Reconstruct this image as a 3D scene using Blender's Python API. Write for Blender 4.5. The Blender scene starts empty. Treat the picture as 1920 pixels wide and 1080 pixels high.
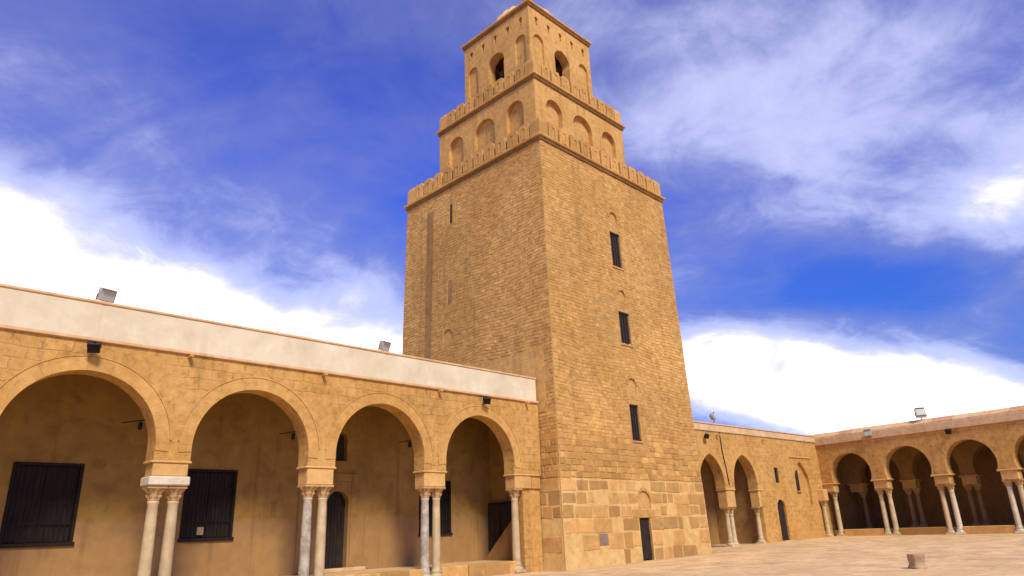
import bpy, bmesh, math, random
from mathutils import Vector, Matrix
from mathutils.geometry import tessellate_polygon
R = math.radians
rnd = random.Random(7)
scene = bpy.context.scene
COL = scene.collection

# ------------------------------------------------------------------ camera
cam_d = bpy.data.cameras.new('camera'); cam = bpy.data.objects.new('camera', cam_d); COL.objects.link(cam)
YAW, PITCH, ROLL, FPX = 0.7992, 0.3359, -0.0398, 1300.5556
fw = Vector((math.sin(YAW)*math.cos(PITCH), math.cos(YAW)*math.cos(PITCH), math.sin(PITCH)))
r0 = Vector((math.cos(YAW), -math.sin(YAW), 0)); u0 = r0.cross(fw)
cr = r0*math.cos(ROLL)+u0*math.sin(ROLL); cu = -r0*math.sin(ROLL)+u0*math.cos(ROLL)
cam.matrix_world = Matrix(((cr.x, cu.x, -fw.x, 0), (cr.y, cu.y, -fw.y, 0), (cr.z, cu.z, -fw.z, 1.498), (0, 0, 0, 1)))
cam_d.sensor_width = 36; cam_d.lens = FPX/1920*36; cam_d.clip_start = .1; cam_d.clip_end = 3000
scene.camera = cam

# ------------------------------------------------------------------ light
SUN_AZ, SUN_EL = R(204), R(46)          # clockwise from +Y
sv = Vector((math.sin(SUN_AZ)*math.cos(SUN_EL), math.cos(SUN_AZ)*math.cos(SUN_EL), math.sin(SUN_EL)))
sun_d = bpy.data.lights.new('sun', 'SUN'); sun = bpy.data.objects.new('sun', sun_d); COL.objects.link(sun)
sun.rotation_euler = sv.to_track_quat('Z', 'Y').to_euler(); sun.location = sv*60
sun_d.energy = 1.5; sun_d.angle = R(14); sun_d.color = (1, .89, .66)
vs = scene.view_settings
scene.display_settings.display_device = 'sRGB'
vs.view_transform = 'Standard'; vs.look = 'None'; vs.gamma = 1; vs.exposure = 1.52; vs.use_curve_mapping = False
scene.render.engine = 'CYCLES'
scene.cycles.use_denoising = True
scene.cycles.max_bounces = 8; scene.cycles.diffuse_bounces = 5

# ------------------------------------------------------------------ node helper
class N:
    def __init__(s, tree): s.t = tree; s.n = tree.nodes; s.l = tree.links
    def new(s, typ, **kw):
        n = s.n.new(typ)
        for k, v in kw.items(): setattr(n, k, v)
        return n
    def put(s, sock, val):
        if isinstance(val, bpy.types.NodeSocket): s.l.new(val, sock)
        elif val is not None:
            if hasattr(sock.default_value, '__len__') and not hasattr(val, '__len__'): val = (val,)*len(sock.default_value)
            if hasattr(sock.default_value, '__len__') and len(sock.default_value) == 4 and len(val) == 3: val = (*val, 1)
            sock.default_value = val
    def m(s, op, a, b=None, c=None, clamp=False):
        n = s.new('ShaderNodeMath', operation=op); n.use_clamp = clamp
        s.put(n.inputs[0], a)
        if b is not None: s.put(n.inputs[1], b)
        if c is not None: s.put(n.inputs[2], c)
        return n.outputs[0]
    def vm(s, op, a, b=None):
        n = s.new('ShaderNodeVectorMath', operation=op); s.put(n.inputs[0], a)
        if b is not None: s.put(n.inputs[1], b)
        return n.outputs['Value'] if op in ('DOT_PRODUCT', 'LENGTH') else n.outputs[0]
    def noise(s, vec, scale, detail=4, rough=.55, dist=0):
        n = s.new('ShaderNodeTexNoise'); s.put(n.inputs['Vector'], vec)
        for k, v in (('Scale', scale), ('Detail', detail), ('Roughness', rough), ('Distortion', dist)): n.inputs[k].default_value = v
        return n.outputs['Fac']
    def ramp(s, fac, lo, hi, smooth=True):
        n = s.new('ShaderNodeMapRange'); n.interpolation_type = 'SMOOTHSTEP' if smooth else 'LINEAR'
        s.put(n.inputs[0], fac); n.inputs[1].default_value = lo; n.inputs[2].default_value = hi
        return n.outputs[0]
    def mix(s, fac, a, b, blend='MIX'):
        n = s.new('ShaderNodeMix', data_type='RGBA', blend_type=blend)
        s.put(n.inputs[0], fac); s.put(n.inputs[6], a); s.put(n.inputs[7], b)
        return n.outputs[2]

# ------------------------------------------------------------------ sky
world = bpy.data.worlds.new('World'); scene.world = world; world.use_nodes = True
w = N(world.node_tree); w.n.clear()
sky = w.new('ShaderNodeTexSky', sky_type='NISHITA'); sky.sun_disc = False
sky.sun_elevation = SUN_EL; sky.sun_rotation = SUN_AZ; sky.altitude = 60; sky.air_density = 1.0; sky.dust_density = .3; sky.ozone_density = 2.5
dirv = w.new('ShaderNodeTexCoord').outputs['Generated']
sep = w.new('ShaderNodeSeparateXYZ'); w.put(sep.inputs[0], dirv)
az = w.m('ARCTAN2', sep.outputs[0], sep.outputs[1]); el = w.m('ARCSINE', sep.outputs[2])
zc = w.m('ADD', w.m('MAXIMUM', sep.outputs[2], 0.0), .34)
comb = w.new('ShaderNodeCombineXYZ'); w.put(comb.inputs[0], w.m('DIVIDE', sep.outputs[0], zc)); w.put(comb.inputs[1], w.m('DIVIDE', sep.outputs[1], zc))
pl = comb.outputs[0]
rot = w.new('ShaderNodeVectorRotate', rotation_type='Z_AXIS'); w.put(rot.inputs['Vector'], pl); rot.inputs['Angle'].default_value = R(-40)
st = w.vm('MULTIPLY', rot.outputs[0], (1.0, .6, 1.0))
big = w.noise(w.vm('ADD', pl, (3.1, 7.7, 0)), 1.7, 3, .5, .4)
wisp = w.noise(w.vm('ADD', st, (5.2, 1.3, 0)), 3.4, 8, .56, .7)
fine = w.noise(w.vm('ADD', pl, (11, 2, 0)), 8, 9, .66, .6)
puff = w.noise(w.vm('ADD', pl, (1.7, 5.2, 0)), 4.5, 5, .5, .5)
def blob(a0, e0, ra, re, amp, tilt=0, sharp=1):
    X = w.m('SUBTRACT', az, R(a0)); Y = w.m('SUBTRACT', el, R(e0))
    c, s_ = math.cos(R(tilt)), math.sin(R(tilt))
    X2 = w.m('ADD', w.m('MULTIPLY', X, c), w.m('MULTIPLY', Y, s_)); Y2 = w.m('SUBTRACT', w.m('MULTIPLY', Y, c), w.m('MULTIPLY', X, s_))
    q = w.m('ADD', w.m('POWER', w.m('ABSOLUTE', w.m('DIVIDE', X2, R(ra))), 2), w.m('POWER', w.m('ABSOLUTE', w.m('DIVIDE', Y2, R(re))), 2))
    return w.m('MULTIPLY', w.m('EXPONENT', w.m('MULTIPLY', w.m('POWER', q, sharp), -1)), amp)
dens = w.m('ADD', w.m('ADD', w.m('MULTIPLY', w.m('SUBTRACT', big, .5), .7), w.m('MULTIPLY', w.m('SUBTRACT', wisp, .5), .85)), w.m('MULTIPLY', w.m('SUBTRACT', fine, .5), .46))
for b in ((3, 12.5, 46, 12, 1.05, -14, 2.4), (30, 9, 17, 8, .5, 0, 2), (66, 10.4, 9, 3.6, .9, -16, 1.6), (76, 7.6, 8, 2.6, .85, -9), (60.5, 6.5, 6, 2.8, -.30, 0), (86, 9, 5, 4, -.5, 0), (78, 29, 17, 9, .22, -10), (85, 20.5, 6, 3, .5, 22), (64, 31, 10, 6, .16, 0),
          (27, 33, 12, 7, -.26, 0), (36, 27, 7, 7, -.14, 0), (75, 16.3, 13, 3.2, -.48, -9), (85, 15, 6, 1.3, .34, 22), (72, 14, 6, .9, .22, -12), (7, 33, 12, 5, .10, -15), (18, 27, 12, 3.5, .04, -14), (33, 19.5, 5, 2.5, .3, -20)):
    dens = w.m('ADD', dens, blob(*b))
lowb = w.m('MULTIPLY', w.ramp(el, R(20), R(3)), .36)       # more cloud low down, all round
dens = w.m('ADD', dens, lowb)
cov = w.ramp(dens, -.42, .44)
thick = w.ramp(dens, .36, .80)
gam = w.new('ShaderNodeGamma'); w.put(gam.inputs[0], sky.outputs[0]); gam.inputs[1].default_value = 1.2
blue = w.mix(1, gam.outputs[0], w.mix(w.ramp(el, R(8), R(34)), (.13, .26, .64), (.21, .23, .60)), 'MULTIPLY')
blue = w.mix(1, blue, w.m('ADD', w.m('MULTIPLY', w.ramp(el, R(4), R(34)), .52), .48), 'MULTIPLY')
thin = w.mix(w.ramp(dens, .0, .38), (1.35, 1.4, 2.25), (3.1, 3.2, 4.2))
ccol = w.mix(thick, thin, w.mix(w.ramp(puff, .28, .62), (2.9, 2.95, 3.3), (8.2, 7.2, 6.0)))
cfac = w.m('MULTIPLY', cov, w.m('ADD', w.m('MULTIPLY', thick, .36), .62))
skyc = w.mix(cfac, blue, ccol)
bg = w.new('ShaderNodeBackground'); w.put(bg.inputs[0], skyc); bg.inputs[1].default_value = .1
wo = w.new('ShaderNodeOutputWorld'); w.l.new(bg.outputs[0], wo.inputs[0])

# ------------------------------------------------------------------ materials
def base_mat(name):
    m = bpy.data.materials.new(name); m.use_nodes = True
    k = N(m.node_tree); k.n.clear()
    out = k.new('ShaderNodeOutputMaterial'); b = k.new('ShaderNodeBsdfPrincipled'); k.l.new(b.outputs[0], out.inputs[0])
    b.inputs['Specular IOR Level'].default_value = .25
    return m, k, b
def stone(name, c1, c2, dark=(.12, .065, .025), tint=None, tint_rng=(.72, 1.22), big=.45, mid=3.2, bump=.5, bumpd=.03, streak=.25, pits=.5, rough=.92, dado=None, joints=None, c3=None, mott=.55):
    m, k, b = base_mat(name)
    pos = k.new('ShaderNodeNewGeometry').outputs['Position']
    n1 = k.noise(pos, big, 5, .6, .4); n2 = k.noise(pos, mid, 6, .65, .3); n3 = k.noise(pos, 22, 5, .7)
    col = k.mix(k.ramp(n1, .36, .66), c1, c2)
    col = k.mix(k.m('MULTIPLY', k.ramp(n2, .48, .68), mott), col, [x*.70 for x in c1])
    col = k.mix(k.m('MULTIPLY', k.ramp(n2, .5, .28), .45), col, [min(.8, x*1.28) for x in c2])
    if dado:
        z = k.new('ShaderNodeSeparateXYZ'); k.put(z.inputs[0], pos)
        zz = k.m('ADD', z.outputs[2], k.m('MULTIPLY', k.m('SUBTRACT', n2, .5), .25))
        col = k.mix(k.ramp(zz, dado[0]+.05, dado[0]-.05), col, k.mix(k.ramp(n2, .35, .7), dado[1], dado[2]))
    if tint:
        if tint == 'attr':
            t = k.new('ShaderNodeAttribute', attribute_name='tint').outputs['Fac']
        else: t = k.new('ShaderNodeObjectInfo').outputs['Random']
        f = k.m('ADD', k.m('MULTIPLY', t, tint_rng[1]-tint_rng[0]), tint_rng[0])
        col = k.mix(1, col, k.vm('MULTIPLY', (1, 1, 1), None) if False else f, 'MULTIPLY')
        t2 = k.m('FRACT', k.m('MULTIPLY', t, 7.31))
        if c3: col = k.mix(k.m('MULTIPLY', k.ramp(t2, .62, 1.0), .7), col, c3)
    if streak:
        sp = k.noise(k.vm('MULTIPLY', pos, (1.6, 1.6, .12)), 1.5, 5, .6)
        col = k.mix(k.m('MULTIPLY', k.ramp(sp, .52, .75), streak), col, dark)
    if pits:
        col = k.mix(k.m('MULTIPLY', k.ramp(n3, .60, .78), pits), col, dark)
    h = k.m('ADD', k.m('MULTIPLY', n2, .6), k.m('MULTIPLY', n3, .4))
    if joints:   # masonry too fine to tell apart: warped course relief
        wv = k.vm('ADD', pos, k.vm('MULTIPLY', k.new_noise_col(pos) if False else (0, 0, 0), (0, 0, 0)))
        z = k.new('ShaderNodeSeparateXYZ'); k.put(z.inputs[0], pos)
        cmb = k.new('ShaderNodeCombineXYZ')
        hor = k.m('ADD', k.m('MULTIPLY', z.outputs[0], joints[1][0]), k.m('MULTIPLY', z.outputs[1], joints[1][1]))
        k.put(cmb.inputs[0], k.m('ADD', hor, k.m('MULTIPLY', n2, .22))); k.put(cmb.inputs[1], k.m('ADD', z.outputs[2], k.m('MULTIPLY', k.noise(pos, 2.1, 3), .16)))
        br = k.new('ShaderNodeTexBrick'); k.put(br.inputs['Vector'], cmb.outputs[0])
        br.inputs['Scale'].default_value = 1; br.inputs['Brick Width'].default_value = .62; br.inputs['Row Height'].default_value = .29
        br.inputs['Mortar Size'].default_value = .018; br.inputs['Mortar Smooth'].default_value = .6; br.inputs['Bias'].default_value = 0
        br.inputs['Color1'].default_value = (.78, .78, .78, 1); br.inputs['Color2'].default_value = (1.15, 1.13, 1.1, 1); br.inputs['Mortar'].default_value = (.86, .84, .8, 1)
        wear = k.ramp(k.noise(pos, .8, 4), .40, .62)
        col = k.mix(k.m('MULTIPLY', wear, joints[0]), col, k.mix(1, col, br.outputs['Color'], 'MULTIPLY'))
        h = k.m('SUBTRACT', h, k.m('MULTIPLY', k.m('MULTIPLY', br.outputs['Fac'], wear), .55))
    k.put(b.inputs['Base Color'], col); b.inputs['Roughness'].default_value = rough
    bp = k.new('ShaderNodeBump'); bp.inputs['Strength'].default_value = bump; bp.inputs['Distance'].default_value = bumpd
    k.put(bp.inputs['Height'], h); k.l.new(bp.outputs[0], b.inputs['Normal'])
    return m
OC1, OC2 = (0.5, 0.274, 0.0742), (0.57, 0.33, 0.106)
M = {}
M['brick'] = stone('tower brick', (0.5, 0.283, 0.0827), (0.58, 0.346, 0.114), tint='attr', tint_rng=(.80, 1.2), c3=(0.42, 0.221, 0.0636), bump=.5, bumpd=.02)
M['mortar'] = stone('tower mortar', (0.48, 0.272, 0.0827), (0.55, 0.325, 0.111), bump=.8, bumpd=.04, mid=5)
M['ashlar'] = stone('ashlar stone', (0.5, 0.283, 0.0901), (0.58, 0.346, 0.122), tint='object', tint_rng=(.72, 1.2), c3=(0.36, 0.189, 0.0551), bump=.5, bumpd=.02, pits=.35, streak=.12)
M['cbrick'] = stone('coarse brick', (0.5, 0.283, 0.0827), (0.58, 0.346, 0.114), tint='object', tint_rng=(.74, 1.16), c3=(0.42, 0.221, 0.0636), bump=.5, bumpd=.02)
M['ashlar_grey'] = stone('grey stone', (.25, .17, .125), (.3, .21, .16), bump=.4, bumpd=.02, pits=.3, streak=.1)
M['ashmortar'] = stone('ashlar mortar', (0.6, 0.388, 0.138), (0.67, 0.451, 0.175), bump=.6, bumpd=.02, pits=.3, streak=.1)
M['tplaster'] = stone('upper tower plaster', (0.53, 0.299, 0.0901), (0.61, 0.358, 0.117), bump=.6, bumpd=.03, streak=.42, joints=(.35, (1, 1)), mid=4.2, mott=.55)
M['trim'] = stone('stone trim', (0.5, 0.279, 0.0827), (0.58, 0.333, 0.111), bump=.6, bumpd=.025, tint='object', tint_rng=(.85, 1.12))
M['wallS'] = stone('arcade wall stone', OC1, OC2, bump=.8, bumpd=.045, joints=(.55, (1, 0)), mid=4.6, mott=.8)
M['wallE'] = stone('east arcade wall stone', OC1, OC2, bump=.8, bumpd=.045, joints=(.5, (0, 1)), mid=4.6, mott=.8)
M['archi'] = stone('arch ring stone', OC1, OC2, bump=.7, bumpd=.03, tint='attr', tint_rng=(.96, 1.06), streak=.2, pits=.4, mid=4.6, mott=.6)
M['block'] = stone('impost stone', (0.58, 0.346, 0.117), (0.63, 0.388, 0.143), bump=.4, bumpd=.02, tint='object', tint_rng=(.9, 1.08), streak=.1, pits=.25)
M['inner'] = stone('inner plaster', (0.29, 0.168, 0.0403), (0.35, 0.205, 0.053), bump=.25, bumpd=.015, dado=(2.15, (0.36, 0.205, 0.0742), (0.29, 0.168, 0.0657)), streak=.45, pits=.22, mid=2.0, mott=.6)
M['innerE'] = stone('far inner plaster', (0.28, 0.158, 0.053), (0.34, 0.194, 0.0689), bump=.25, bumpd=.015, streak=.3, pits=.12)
M['white'] = stone('whitewash', (.62, .535, .36), (.70, .62, .45), dark=(.50, .36, .19), bump=.25, bumpd=.012, streak=.22, pits=.1, mid=1.2, mott=.3)
M['pink'] = stone('pinkish lime wash', (0.58, 0.399, 0.212), (.66, .46, .27), dark=(0.4, 0.23, 0.106), bump=.3, bumpd=.015, streak=.3, pits=.25)
M['coping'] = stone('coping', (0.62, 0.377, 0.18), (0.68, 0.44, 0.244), dark=(0.4, 0.21, 0.0848), bump=.5, bumpd=.02, streak=.1, pits=.3)
M['tile'] = stone('red coping tile', (0.5, 0.252, 0.127), (0.58, 0.335, 0.191), dark=(.25, .1, .05), bump=.5, bumpd=.02, streak=.1, pits=.3)
M['marble'] = stone('cream marble', (.49, .375, .205), (.58, .46, .28), dark=(0.28, 0.186, 0.106), bump=.3, bumpd=.012, streak=.4, pits=.4, rough=.65)
M['greymarble'] = stone('grey veined marble', (.30, .26, .20), (.52, .46, .36), dark=(.14, .12, .12), bump=.2, bumpd=.01, streak=.3, pits=.5, rough=.6, big=2.4, mid=6)
M['whitemarble'] = stone('white marble slab', (.60, .52, .37), (.67, .59, .44), bump=.2, bumpd=.01, streak=.25, pits=.25, rough=.65)
M['incol'] = stone('shade-darkened inner shaft', (.27, .165, .075), (.34, .21, .10), bump=.3, bumpd=.012, rough=.8)  # inner-row shafts coloured darker to imitate the shade inside the gallery
M['capital'] = stone('capital stone', (0.42, 0.263, 0.106), (0.5, 0.325, 0.148), bump=.5, bumpd=.02, streak=.1, pits=.5)
M['pave'] = stone('paving slab stone', (0.64, 0.426, 0.201), (0.71, 0.485, 0.249), dark=(0.36, 0.235, 0.127), tint='attr', tint_rng=(.86, 1.07), bump=.4, bumpd=.015, streak=0, pits=.3, rough=.8)
M['earth'] = stone('courtyard bedding', (0.48, 0.314, 0.18), (0.56, 0.372, 0.223), dark=(0.3, 0.196, 0.106), bump=.5, bumpd=.02, streak=0, pits=.4)
M['oldstone'] = stone('old carved stone', (0.33, 0.225, 0.122), (0.46, 0.314, 0.18), bump=.8, bumpd=.03, streak=.2, pits=.6)
M['roof'] = stone('roof lime screed', (.5, .36, .24), (.58, .44, .3), bump=.3, bumpd=.02)
def plain(name, c, rough=.6, metal=0, var=.35):
    m, k, b = base_mat(name)
    pos = k.new('ShaderNodeNewGeometry').outputs['Position']
    n = k.noise(k.vm('MULTIPLY', pos, (1, 1, .3)), 9, 5, .6)
    k.put(b.inputs['Base Color'], k.mix(k.ramp(n, .35, .7), [x*(1-var) for x in c], [x*(1+var*.5) for x in c]))
    k.put(b.inputs['Roughness'], k.m('ADD', k.m('MULTIPLY', n, .25), rough-.12)); b.inputs['Metallic'].default_value = metal
    bp = k.new('ShaderNodeBump'); bp.inputs['Strength'].default_value = .25; bp.inputs['Distance'].default_value = .005
    k.put(bp.inputs['Height'], n); k.l.new(bp.outputs[0], b.inputs['Normal'])
    return m
M['darkwood'] = plain('dark stained wood', (.022, .014, .010), .9)
M['darkwood2'] = plain('dark stained planks', (.034, .023, .017), .9)
M['iron'] = plain('black iron', (.014, .012, .011), .7)
M['shade'] = plain('dark brown shutter', (.040, .029, .025), .8)
M['drain'] = stone('stained cement render', (.27, .15, .055), (.34, .19, .07), bump=.4, bumpd=.02, streak=.5, pits=.4)
M['cornice'] = stone('shadow-dark course', (.20, .105, .032), (.28, .15, .05), bump=.6, bumpd=.03)  # dark colour stands in for the shadow under the tower cornices
M['ceil'] = plain('dark timber ceiling', (.09, .05, .02), .8)
M['lampgrey'] = plain('weathered grey lamp casing', (.46, .46, .40), .5)
M['lampwhite'] = plain('white lamp casing', (.72, .72, .68), .45, 0, .15)
M['lampblack'] = plain('black lamp casing', (.018, .017, .018), .45)
M['rust'] = plain('rusty yellow bracket', (.33, .20, .06), .7)
M['notice'] = plain('yellowed notice', (.36, .27, .14), .7)
mg, kg, bgl = base_mat('lamp glass'); bgl.inputs['Base Color'].default_value = (.42, .43, .41, 1); bgl.inputs['Roughness'].default_value = .12; bgl.inputs['Specular IOR Level'].default_value = .6
M['glass'] = mg

# ------------------------------------------------------------------ mesh helpers
def wpos(p):
    v = Vector((0, 0, 0))
    while p: v += p.location; p = p.parent
    return v
def obj(name, verts, faces, mat, parent=None, origin=None, smooth=False, tint=None, normals=True):
    """one mesh object; verts are world coordinates"""
    verts = [Vector(v) for v in verts]
    if origin is None:
        mn = [min(v[i] for v in verts) for i in range(3)]; mx = [max(v[i] for v in verts) for i in range(3)]
        origin = Vector(((mn[0]+mx[0])/2, (mn[1]+mx[1])/2, mn[2]))
    origin = Vector(origin)
    me = bpy.data.meshes.new(name)
    me.from_pydata([v-origin for v in verts], [], faces)
    if normals:
        bm = bmesh.new(); bm.from_mesh(me); bmesh.ops.recalc_face_normals(bm, faces=bm.faces); bm.to_mesh(me); bm.free()
    if tint is not None:
        at = me.attributes.new('tint', 'FLOAT', 'FACE'); at.data.foreach_set('value', tint)
    if smooth:
        for p in me.polygons: p.use_smooth = True
    me.materials.append(M[mat] if isinstance(mat, str) else mat)
    o = bpy.data.objects.new(name, me); COL.objects.link(o)
    o.location = origin - wpos(parent) if parent else origin
    o.parent = parent
    return o
def inst(src, name, loc, parent=None, rz=0, mat=None):
    o = bpy.data.objects.new(name, src if isinstance(src, bpy.types.Mesh) else src.data); COL.objects.link(o)
    o.location = Vector(loc) - wpos(parent) if parent else Vector(loc)
    o.rotation_euler = (0, 0, rz); o.parent = parent
    return o
def empty(name, loc, label=None, cat=None, group=None):
    o = bpy.data.objects.new(name, None); COL.objects.link(o); o.location = loc; o.empty_display_size = .3
    tag(o, label, cat, group); return o
def tag(o, label=None, cat=None, group=None, kind=None):
    for k, v in (('label', label), ('category', cat), ('group', group), ('kind', kind)):
        if v: o[k] = v
    return o
def merge(*geos):
    V, F = [], []
    for v, f in geos:
        n = len(V); V += v; F += [[i+n for i in q] for q in f]
    return V, F
def flat(o, nx, ny, nz=(0, 0, 1)):
    """map (u, v, w): u along the wall, v up, w into the wall"""
    o, nx, ny, nz = Vector(o), Vector(nx), Vector(ny), Vector(nz)
    return lambda u, v, w_=0: o+nx*u+nz*v+ny*w_
def box_geo(mp, u0, u1, v0, v1, w0, w1, ch=0):
    if ch <= 0:
        P = [mp(u, v, w_) for w_ in (w0, w1) for v in (v0, v1) for u in (u0, u1)]
        return P, [(0, 1, 3, 2), (4, 6, 7, 5), (0, 4, 5, 1), (2, 3, 7, 6), (0, 2, 6, 4), (1, 5, 7, 3)]
    bm = bmesh.new()
    g = box_geo(lambda a, b, c: Vector((a, b, c)), u0, u1, v0, v1, w0, w1)
    vs_ = [bm.verts.new(p) for p in g[0]]
    for f in g[1]: bm.faces.new([vs_[i] for i in f])
    bmesh.ops.bevel(bm, geom=bm.edges[:], offset=ch, segments=1, affect='EDGES')
    bm.verts.index_update()
    V = [mp(*v.co) for v in bm.verts]; F = [[v.index for v in f.verts] for f in bm.faces]; bm.free()
    return V, F
def box(name, mp, u0, u1, v0, v1, w0, w1, mat, parent=None, ch=0, origin=None):
    v, f = box_geo(mp, u0, u1, v0, v1, w0, w1, ch); return obj(name, v, f, mat, parent, origin)
def panel_geo(mp, outer, holes=(), thick=None, edges=True):
    """wall sheet with openings. holes: (poly, depth, capped); depth None = through the thickness"""
    V, F = [], []
    def sheet(loops, w_):
        n = len(V); fl = [p for L in loops for p in L]
        V.extend(mp(p[0], p[1], w_) for p in fl)
        for t in tessellate_polygon([[Vector((p[0], p[1], 0)) for p in L] for L in loops]): F.append([n+i for i in t])
    def rim(L, wa, wb):
        n = len(V); k = len(L)
        V.extend(mp(p[0], p[1], wa) for p in L); V.extend(mp(p[0], p[1], wb) for p in L)
        for i in range(k): F.append([n+i, n+(i+1) % k, n+k+(i+1) % k, n+k+i])
    sheet([outer]+[h[0] for h in holes], 0)
    for h in holes:
        d = thick if h[1] is None else h[1]
        rim(h[0], 0, d)
        if h[2]: sheet([h[0]], d)
    if thick:
        sheet([outer]+[h[0] for h in holes if h[1] is None], thick)
        if edges: rim(outer, 0, thick)
    return V, F
def arc(uc, vc, r, a0, a1, n):
    return [(uc+r*math.cos(R(a0+(a1-a0)*i/n)), vc+r*math.sin(R(a0+(a1-a0)*i/n))) for i in range(n+1)]
def arch_poly(uc, v0, half, vc, n=20, horseshoe=0):
    """counter-clockwise from the left foot: round arch; horseshoe in degrees below centre"""
    r = half; c = r*math.cos(R(horseshoe))
    return [(uc-c, v0), (uc+c, v0)]+arc(uc, vc, r, -horseshoe, 180+horseshoe, n)
def pointed(uc, v0, half, vc, apex, n=10):
    h = apex-vc; rr = (half*half+h*h)/(2*half)
    a = math.degrees(math.asin(h/rr)) if rr >= h else 90
    right = arc(uc+half-rr, vc, rr, 0, a, n); left = [(2*uc-p[0], p[1]) for p in reversed(right[:-1])]
    return [(uc-half, v0), (uc+half, v0)]+right+left
def lathe_geo(prof, n=20, lobes=0, amp=None, c=(0, 0, 0)):
    V, F = [], []
    for j, (r, z) in enumerate(prof):
        a_ = amp[j] if amp else 0
        for i in range(n):
            t = 2*math.pi*i/n; rr = r*(1+a_*math.cos(lobes*t)) if a_ else r
            V.append(Vector((c[0]+rr*math.cos(t), c[1]+rr*math.sin(t), c[2]+z)))
    for j in range(len(prof)-1):
        for i in range(n): F.append([j*n+i, j*n+(i+1) % n, (j+1)*n+(i+1) % n, (j+1)*n+i])
    F.append(list(range(n))[::-1]); F.append([(len(prof)-1)*n+i for i in range(n)])
    return V, F
def tube_geo(pts, r, n=6):
    V, F = [], []
    pts = [Vector(p) for p in pts]
    for j, p in enumerate(pts):
        d = (pts[min(j+1, len(pts)-1)]-pts[max(j-1, 0)]).normalized()
        a = d.orthogonal().normalized() if abs(d.z) > .9 else d.cross(Vector((0, 0, 1))).normalized()
        b = d.cross(a)
        for i in range(n): V.append(p+a*r*math.cos(2*math.pi*i/n)+b*r*math.sin(2*math.pi*i/n))
    for j in range(len(pts)-1):
        for i in range(n): F.append([j*n+i, j*n+(i+1) % n, (j+1)*n+(i+1) % n, (j+1)*n+i])
    F.append(list(range(n))[::-1]); F.append([(len(pts)-1)*n+i for i in range(n)])
    return V, F
ID = flat((0, 0, 0), (1, 0, 0), (0, 1, 0))

# ------------------------------------------------------------------ ground
def gz(x): return min(max(.011*(x-21), 0), .36)
xs = [-600, 21, 21+.36/.011, 700]; V = []; F = []
for x in xs: V += [(x, -600, gz(x)), (x, 700, gz(x))]
for i in range(3): F.append([2*i, 2*i+2, 2*i+3, 2*i+1])
ground = obj('courtyard_ground', V, F, 'earth', origin=(0, 0, 0)); tag(ground, 'pale stone paved courtyard ground', kind='structure')
V, F, T = [], [], []
y = -14.0
while y < 20.4:
    d = rnd.uniform(.55, .85); x = -14+rnd.uniform(-.8, 0)
    while x < 51:
        l = rnd.uniform(.6, 1.5); g = .008
        inside_tower = 20.85 < x+l and x < 31.85 and y+d > 18.1
        if not inside_tower and not (x < 21 and y+d > 19.3):
            n = len(V); h = .012+rnd.uniform(0, .012); tl = [rnd.uniform(-.004, .004) for _ in range(4)]
            c = ((x+g, y+g), (x+l-g, y+g), (x+l-g, y+d-g), (x+g, y+d-g))
            V += [Vector((a+rnd.uniform(-.008, .008), b_+rnd.uniform(-.008, .008), gz(a)+h+tl[i])) for i, (a, b_) in enumerate(c)]
            V += [Vector((a, b_, gz(a)-.01)) for a, b_ in c]
            F += [[n, n+1, n+2, n+3]]+[[n+i, n+(i+1) % 4, n+4+(i+1) % 4, n+4+i] for i in range(4)]
            T += [rnd.random()]*5
        x += l
    y += d
tag(obj('paving_slabs', V, F, 'pave', ground, origin=(0, 0, 0), tint=T), kind='stuff')

# ------------------------------------------------------------------ minaret
X0, Y0, W, BAT, H1, H2, H3 = 20.9926, 18.2285, 10.67, .0149, 18.79, 23.52, 29.48
I2, I3 = BAT*H1+1.2866, BAT*H1+1.2866+1.0818
CX, CY = X0+W/2, Y0+W/2
tower = empty('minaret', (CX, CY, 0), 'tall three-tiered ochre brick minaret with battered base, crenellated parapets and ribbed dome', 'tower')
def face_map(side, inset=0, bat=0.0):
    """side S, E, N, W; u runs along the face from its left end seen from outside, 0..W at the ground"""
    k = 'SENW'.index(side); a = k*math.pi/2; ca, sa = math.cos(a), math.sin(a)
    def f(u, v, w_=0):
        ins = inset+bat*max(v, 0); half = W/2
        s = (half-ins)/half if bat else 1
        lx = (u-half)*s; ly = -(half-ins)+w_
        return Vector((CX+lx*ca-ly*sa, CY+lx*sa+ly*ca, v))
    return f
def usx(x): return x-X0                 # S face: u from world x
def uwy(y): return W-(y-Y0)             # W face: u from world y (runs north to south)
def rect(a, b, c, d): return [(a, c), (b, c), (b, d), (a, d)]
mS, mW, mE, mN = (face_map(s, 0, BAT) for s in 'SWEN')
# openings of the first stage
winS = [(5.03, 5.86, 13.45, 15.3), (5.08, 5.92, 9.55, 11.15), (5.16, 5.86, 5.08, 6.72)]
doorS = (5.0, 5.84, -.2, 1.79)
holesS = [(rect(*q), .12, False) for q in winS]+[(rect(*doorS), .14, False)]
relS = [arch_poly(5.45, 15.75, .33, 16.1, 10), arch_poly(5.48, 11.75, .27, 12.0, 10), arch_poly(5.55, 7.25, .33, 7.62, 10), arch_poly(5.52, 2.16, .48, 2.45, 12)]
holesS += [(p, .05, True) for p in relS]
slitW = [(uwy(25.03), uwy(24.82), 16.5, 17.6), (uwy(25.15), uwy(24.8), 12.1, 13.4)]
drain = (uwy(26.97), uwy(26.42), 5.5, 17.75)
holesW = [(rect(*slitW[0]), .1, True), (rect(*slitW[1]), .05, True)]
relW = arch_poly(uwy(25.1), 10.25, .4, 10.5, 10); holesW.append((relW, .06, True))
full = rect(0, W, -.3, H1)
g = merge(panel_geo(mS, full, holesS), panel_geo(mW, full, holesW), panel_geo(mE, full), panel_geo(mN, full))
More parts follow.
